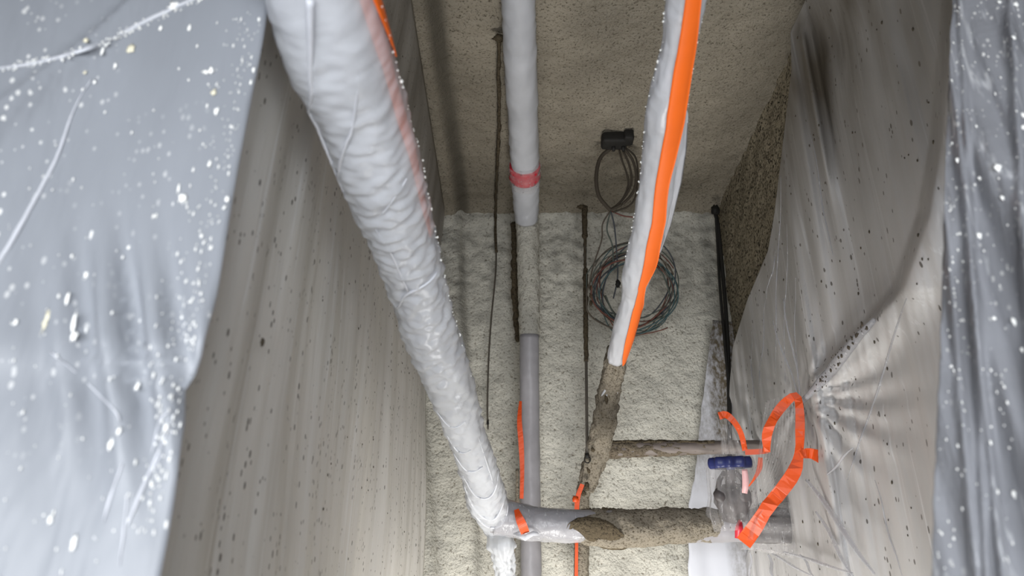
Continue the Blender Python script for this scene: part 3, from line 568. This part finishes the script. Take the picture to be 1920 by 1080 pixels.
def bag(s, t):
    th = 2 * math.pi * s; v = lerp(852, 1000, t); r = interp([(852, 0.050), (862, 0.072), (880, 0.080), (930, 0.078), (965, 0.085), (1000, 0.075)], v); c = P(lerp(1370, 1376, t), v, 2.56)
    r *= 1 + 0.08 * math.sin(th * 13 + 2 * math.sin(t * 4)) * (0.3 + t) + 0.08 * nz(th, t * 3, 2)
    return c + Vector((math.cos(th) * r, math.sin(th) * r, 0))
mesh('plastic_bag', *grid(bag, 110, 30), M['clear'], va)
mesh('pink_tag', *pxribbon([(1396, 880, 2.47, 10), (1398, 905, 2.465, 12), (1396, 925, 2.47, 10)], 6), plain('pink_film', srgb(226, 178, 178), 0.4), va)
# ------------------------------------------------------------------ loose orange tapes
def tape(rows, label, wob=0.7):
    return tag(mesh('orange_tape', *pxribbon(rows, 3, wob), M['dorange'], smooth=False), label, 'tape')
o = tape([(1438, 848, 2.36, 12), (1438, 815, 2.34, 18), (1450, 785, 2.33, 17), (1470, 758, 2.33, 18), (1492, 742, 2.32, 14), (1499, 765, 2.31, 15), (1500, 805, 2.30, 17), (1498, 850, 2.30, 16), (1489, 885, 2.30, 26), (1465, 920, 2.32, 26), (1440, 950, 2.35, 26), (1418, 985, 2.38, 28), (1394, 1018, 2.42, 30)], 'large looped orange tape tying the clear film around the pipe end beside the valve')
tape([(1348, 780, 2.42, 14), (1362, 778, 2.42, 13), (1378, 793, 2.41, 11), (1390, 815, 2.41, 10), (1397, 845, 2.41, 10)], 'thin curled orange tape arching above the blue handwheel')
tape([(1397, 848, 2.40, 10), (1420, 847, 2.39, 10), (1440, 845, 2.38, 10)], 'short level orange tape strip between the curl and the large loop', 0.1)
tape([(1426, 858, 2.40, 8), (1424, 878, 2.40, 9), (1416, 895, 2.40, 5), (1404, 912, 2.41, 2)], 'narrow orange tape tail trailing down beside the blue handwheel', 0.1)
tape([(1500, 852, 2.29, 14), (1518, 850, 2.28, 20), (1536, 856, 2.27, 22), (1552, 866, 2.27, 25), (1572, 878, 2.26, 26)], 'orange tape end sticking out to the right of the large loop')
def hood(s, t):
    # clear film stretched inside the tape loop
    u = lerp(lerp(1435, 1400, t), lerp(1497, 1412, ss(0.3, 1, t)), s) + 8 * math.sin(t * 9) * 0; v = lerp(752, 1012, t) - (1 - abs(s * 2 - 1)) * 8 * (1 - t)
    return P(u, v, 2.36 + 0.06 * t * (1 - s) + 0.008 * math.sin(s * 40 + t * 5))
tag(mesh('clear_film', *grid(hood, 60, 60), M['clear']), 'clear crinkled film stretched inside the large orange tape loop', 'plastic film')
def hood2(s, t):
    v = lerp(785, 852, t); u = lerp(lerp(1350, 1352, t), lerp(1366, 1396, t), s); return P(u, v, 2.44 + 0.006 * math.sin(s * 18))
tag(mesh('clear_film', *grid(hood2, 24, 24), M['clear']), 'small flap of clear film hanging from the thin orange curl', 'plastic film')
# streaks of taut film running from the gather
tf = o_rs
for (a, b, c, d, w_) in ((1505, 752, 1640, 600, 16), (1508, 748, 1560, 690, 10), (1500, 745, 1470, 560, 3), (1496, 748, 1450, 600, 2.5), (1512, 900, 1640, 1075, 9), (1530, 960, 1600, 1080, 6), (1470, 1035, 1600, 1075, 5), (1430, 1030, 1520, 1078, 4), (1550, 890, 1600, 840, 4), (1405, 1035, 1408, 1085, 4), (1440, 1040, 1452, 1085, 5), (1500, 1040, 1530, 1085, 4)):
    rows = [(lerp(a, c, k / 6) + 3 * math.sin(k), lerp(b, d, k / 6), PX(max(lerp(a, c, k / 6), 1300), lerp(b, d, k / 6), 0.915).y * 0 + ((0.915) / ((lerp(a, c, k / 6) - 960) / F)), w_ * (0.35 + math.sin(math.pi * (k + 0.5) / 7))) for k in range(7)]
    q = cr(rows, 6); mesh('pleat', *tube([P(u, v, z) for u, v, z, h in q], [max(0.0008, h * 0.5 * z / F) for u, v, z, h in q], lambda L, th, f: 0.001 * nz(L * 30, th), 10), M['wrap_thin'], tf)
# ------------------------------------------------------------------ white sheet at the back right
def wsheet(s, t):
    v = lerp(600, 1200, t); eu = interp([(600, 1336), (640, 1331), (800, 1312), (860, 1306), (900, 1302), (945, 1291), (1200, 1290)], v) + 2 * nz(v / 25)
    a = PY(eu, v, 3.22); x = lerp(a.x, 1.035, s); return Vector((x, 3.22 + 0.012 * fb(x * 10, a.z * 0.6, 4, 2) + 0.03 * s, a.z))
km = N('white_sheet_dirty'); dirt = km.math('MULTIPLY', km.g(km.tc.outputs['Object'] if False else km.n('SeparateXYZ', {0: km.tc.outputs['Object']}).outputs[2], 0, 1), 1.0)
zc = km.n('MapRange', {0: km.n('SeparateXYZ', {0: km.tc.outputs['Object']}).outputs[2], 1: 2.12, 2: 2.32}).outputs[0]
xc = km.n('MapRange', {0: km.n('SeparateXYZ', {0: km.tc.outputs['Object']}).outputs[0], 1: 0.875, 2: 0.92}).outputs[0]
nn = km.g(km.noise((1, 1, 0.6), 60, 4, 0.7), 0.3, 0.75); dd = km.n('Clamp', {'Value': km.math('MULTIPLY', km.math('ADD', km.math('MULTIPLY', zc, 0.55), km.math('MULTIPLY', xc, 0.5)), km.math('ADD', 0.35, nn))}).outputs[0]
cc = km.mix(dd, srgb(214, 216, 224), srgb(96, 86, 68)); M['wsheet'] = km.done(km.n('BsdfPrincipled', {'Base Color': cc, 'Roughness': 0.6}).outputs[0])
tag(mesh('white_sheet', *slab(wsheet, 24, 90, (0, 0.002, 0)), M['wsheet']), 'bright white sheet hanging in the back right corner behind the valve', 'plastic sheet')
# ------------------------------------------------------------------ hangers, cables, junction box, coil
def surf(u, v, off=0.012):
    p = PY(u, v, BACK - 0.03)
    if p.z > CEIL - 0.03: p = PZ(u, v, CEIL - 0.03)
    return p + (O - p).normalized() * off
hr = thing('hanger_rod', 'steel hanger rod with dark crust dropping from the ceiling to the right pipe', 'hanger', P(1100, 858, 3.1))
t0, t1 = P(1096, 388, 3.62), P(1101, 856, 3.02)
mesh('rod', *wire([t0.lerp(t1, k / 20) for k in range(21)], 0.0062, 8), M['steel'], hr)
mesh('crust_sleeve', *tube([t0.lerp(t1, k / 120 * 0.66) for k in range(121)], [lerp(0.014, 0.009, k / 120) * (0.55 if 26 < k < 52 else 1) for k in range(121)], lambda L, th, f: 0.006 * fb(L * 26, th, 3, 2), 10), M['darkcrust'], hr)
hk = [t1 + Vector((0.012 * math.sin(a), 0, 0.014 * math.cos(a) - 0.012)) for a in [k * 0.45 for k in range(15)]]
mesh('hook', *wire(hk, 0.003, 6), M['black'], hr); mesh('nut', *tube([t1 + Vector((0, 0, 0.012)), t1 - Vector((0, 0, 0.006))], [0.009, 0.009], None, 6), M['black'], hr)
mesh('anchor', *blob(t0 + Vector((-0.012, 0, 0.0)), 0.014, (1.9, 0.8, 0.8), 3, 0.5), M['darkcrust'], hr)
pts = [surf(u, v, 0.008) for u, v, _ in cr([(936, 72, 0), (935, 150, 0), (936, 230, 0), (933, 300, 0), (930, 370, 0), (929, 420, 0), (930, 500, 0), (921, 600, 0), (916, 680, 0), (914, 760, 0), (915, 805, 0)], 10)]
tc_ = thing('thin_cable', 'thin dark cable running along ceiling and wall left of the middle pipe', 'cable', pts[-1])
mesh('cable', *wire(pts, 0.0045, 6), M['steel'], tc_)
mesh('crust', *tube(pts[:58], [0.0065] * 58, lambda L, th, f: 0.006 * fb(L * 18, th, 5, 3), 10), M['darkcrust'], tc_)
mesh('cable_end', *blob(pts[0], 0.016, (1.5, 1, 0.7), 3, 0.6), M['darkcrust'], tc_)
mesh('cable_end', *blob(pts[-4], 0.007, (0.8, 0.8, 2.6), 5, 0.4), M['black'], tc_)
bc = thing('black_cable', 'thick black cable hanging down the right back corner of the room', 'cable', P(1368, 800, 3.2))
for pr, r in (([(1340, 392, 3.74, 0), (1347, 430, 3.70, 0), (1354, 500, 3.62, 0), (1362, 600, 3.50, 0), (1366, 700, 3.36, 0), (1368, 800, 3.2, 0), (1368, 900, 3.1, 0)], 0.010), ([(1342, 400, 3.72, 0), (1346, 470, 3.66, 0), (1350, 540, 3.56, 0), (1357, 620, 3.46, 0), (1366, 720, 3.33, 0)], 0.007)):
    mesh('cable', *wire([P(u, v, z) for u, v, z, _ in cr(pr, 12)], r, 10), M['black'], bc)
mesh('cable_end', *blob(P(1341, 394, 3.72), 0.022, (1, 1, 1.2), 6, 0.4), M['black'], bc)
jb = thing('junction_box', 'small black junction box on the ceiling with cables hanging out', 'junction box', PZ(1158, 262, CEIL))
a = PZ(1133, 276, CEIL - 0.05); b = PZ(1184, 248, CEIL - 0.03)
bx, by = boxgeo((a.x, a.y - 0.12, CEIL - 0.055), (a.x + 0.085, a.y - 0.05, CEIL - 0.01))
jc = PZ(1152, 264, CEIL - 0.035)
vsj = []; fsj = []
def rbox(c, hx, hy, hz, seed):
    g_ = []
    def f(s, t):
        th = 2 * math.pi * s; ph = math.pi * (t - 0.5); k = 0.35
        cx, sx_ = math.cos(th), math.sin(th); cz, sz = math.cos(ph), math.sin(ph); sg = lambda x, e: math.copysign(abs(x) ** e, x)
        return Vector(c) + Vector((hx * sg(cz, k) * sg(cx, k), hy * sg(cz, k) * sg(sx_, k), hz * sg(sz, k))) * (1 + 0.05 * nz(s * 9 + seed, t * 9))
    return grid(f, 28, 14)
mesh('box_body', *rbox(jc, 0.058, 0.038, 0.026, 1), M['black'], jb)
mesh('connector', *rbox(PZ(1178, 258, CEIL - 0.035), 0.022, 0.034, 0.024, 4), M['black'], jb)
for uu in (1150, 1168): mesh('cable_gland', *tube([PZ(uu, 272, CEIL - 0.05), PZ(uu, 272, CEIL - 0.05) + Vector((0, 0, -0.03))], [0.010, 0.007], None, 10), M['black'], jb)
lp = thing('cable_loop', 'loop of dark cables hanging from the ceiling junction box', 'cable', P(1145, 395, 3.3))
loops = [[(1148, 276), (1126, 296), (1118, 330), (1122, 365), (1136, 385), (1145, 394)], [(1170, 278), (1186, 300), (1193, 330), (1188, 358), (1170, 380), (1145, 394)], [(1166, 278), (1180, 310), (1184, 340), (1176, 362), (1160, 382), (1146, 392)],
         [(1160, 276), (1166, 300), (1174, 322), (1178, 345), (1168, 372), (1146, 394)], [(1172, 276), (1192, 296), (1196, 335), (1190, 372), (1176, 388), (1150, 398)]]
for i, l in enumerate(loops):
    q = cr([(u, v, 3.30 + 0.10 * (280 - v) / 120 + 0.006 * i) for u, v in l], 10)
    mesh('cable', *wire([P(u, v, z + 0.0) for u, v, z in q], (0.0085, 0.006, 0.005, 0.0045, 0.004)[i], 8), plain('cable_brown_%s' % 'abcde'[i], srgb(70, 62, 52), 0.7), lp)
co = thing('wire_coil', 'coil of thin coloured wires hanging on the back wall behind the orange seamed pipe', 'wire coil', P(1190, 545, 3.25))
rnd = random.Random(4)
for i in range(16):
    cx = 1190 + rnd.uniform(-10, 12); cy = 546 + rnd.uniform(-12, 12); rx = rnd.uniform(60, 92); ry = rnd.uniform(58, 94); ph0 = rnd.uniform(0, 6); tilt = rnd.uniform(-0.35, 0.35); span = rnd.uniform(4.6, 6.6); zd = 3.26 + 0.006 * i
    pts = []
    for k in range(61):
        a = ph0 + span * k / 60; ex = rx * math.cos(a) * (1 + 0.12 * math.sin(2 * a + i)); ey = ry * math.sin(a) * (1 + 0.06 * math.cos(3 * a + i))
        u = cx + ex * math.cos(tilt) - ey * math.sin(tilt); v = cy + ex * math.sin(tilt) + ey * math.cos(tilt); pts.append(P(max(1100, u), v, zd))
    mesh('wire', *wire(pts, rnd.choice((0.0026, 0.0032, 0.0038)), 5), WIRE[i % 5], co)
for i, l in enumerate(([(1145, 394), (1130, 420), (1128, 450), (1112, 500), (1104, 540)], [(1145, 394), (1152, 425), (1156, 470), (1158, 520), (1150, 560)], [(1145, 394), (1138, 430), (1148, 460), (1150, 500)], [(1146, 396), (1170, 405), (1192, 408), (1205, 415)])):
    mesh('wire', *wire([P(u, v, 3.27) for u, v in cr(l, 10)], 0.0034, 5), WIRE[(i + 3) % 5], co)
mesh('tie', *blob(P(1159, 532, 3.22), 0.014, (0.8, 0.8, 1.4), 8, 0.6), M['black'], co)
for i in range(3): mesh('tie', *blob(P(1108, 540 + i * 14, 3.27), 0.009, (0.8, 0.8, 1.4), 8 + i, 0.6), M['darkcrust'], co)
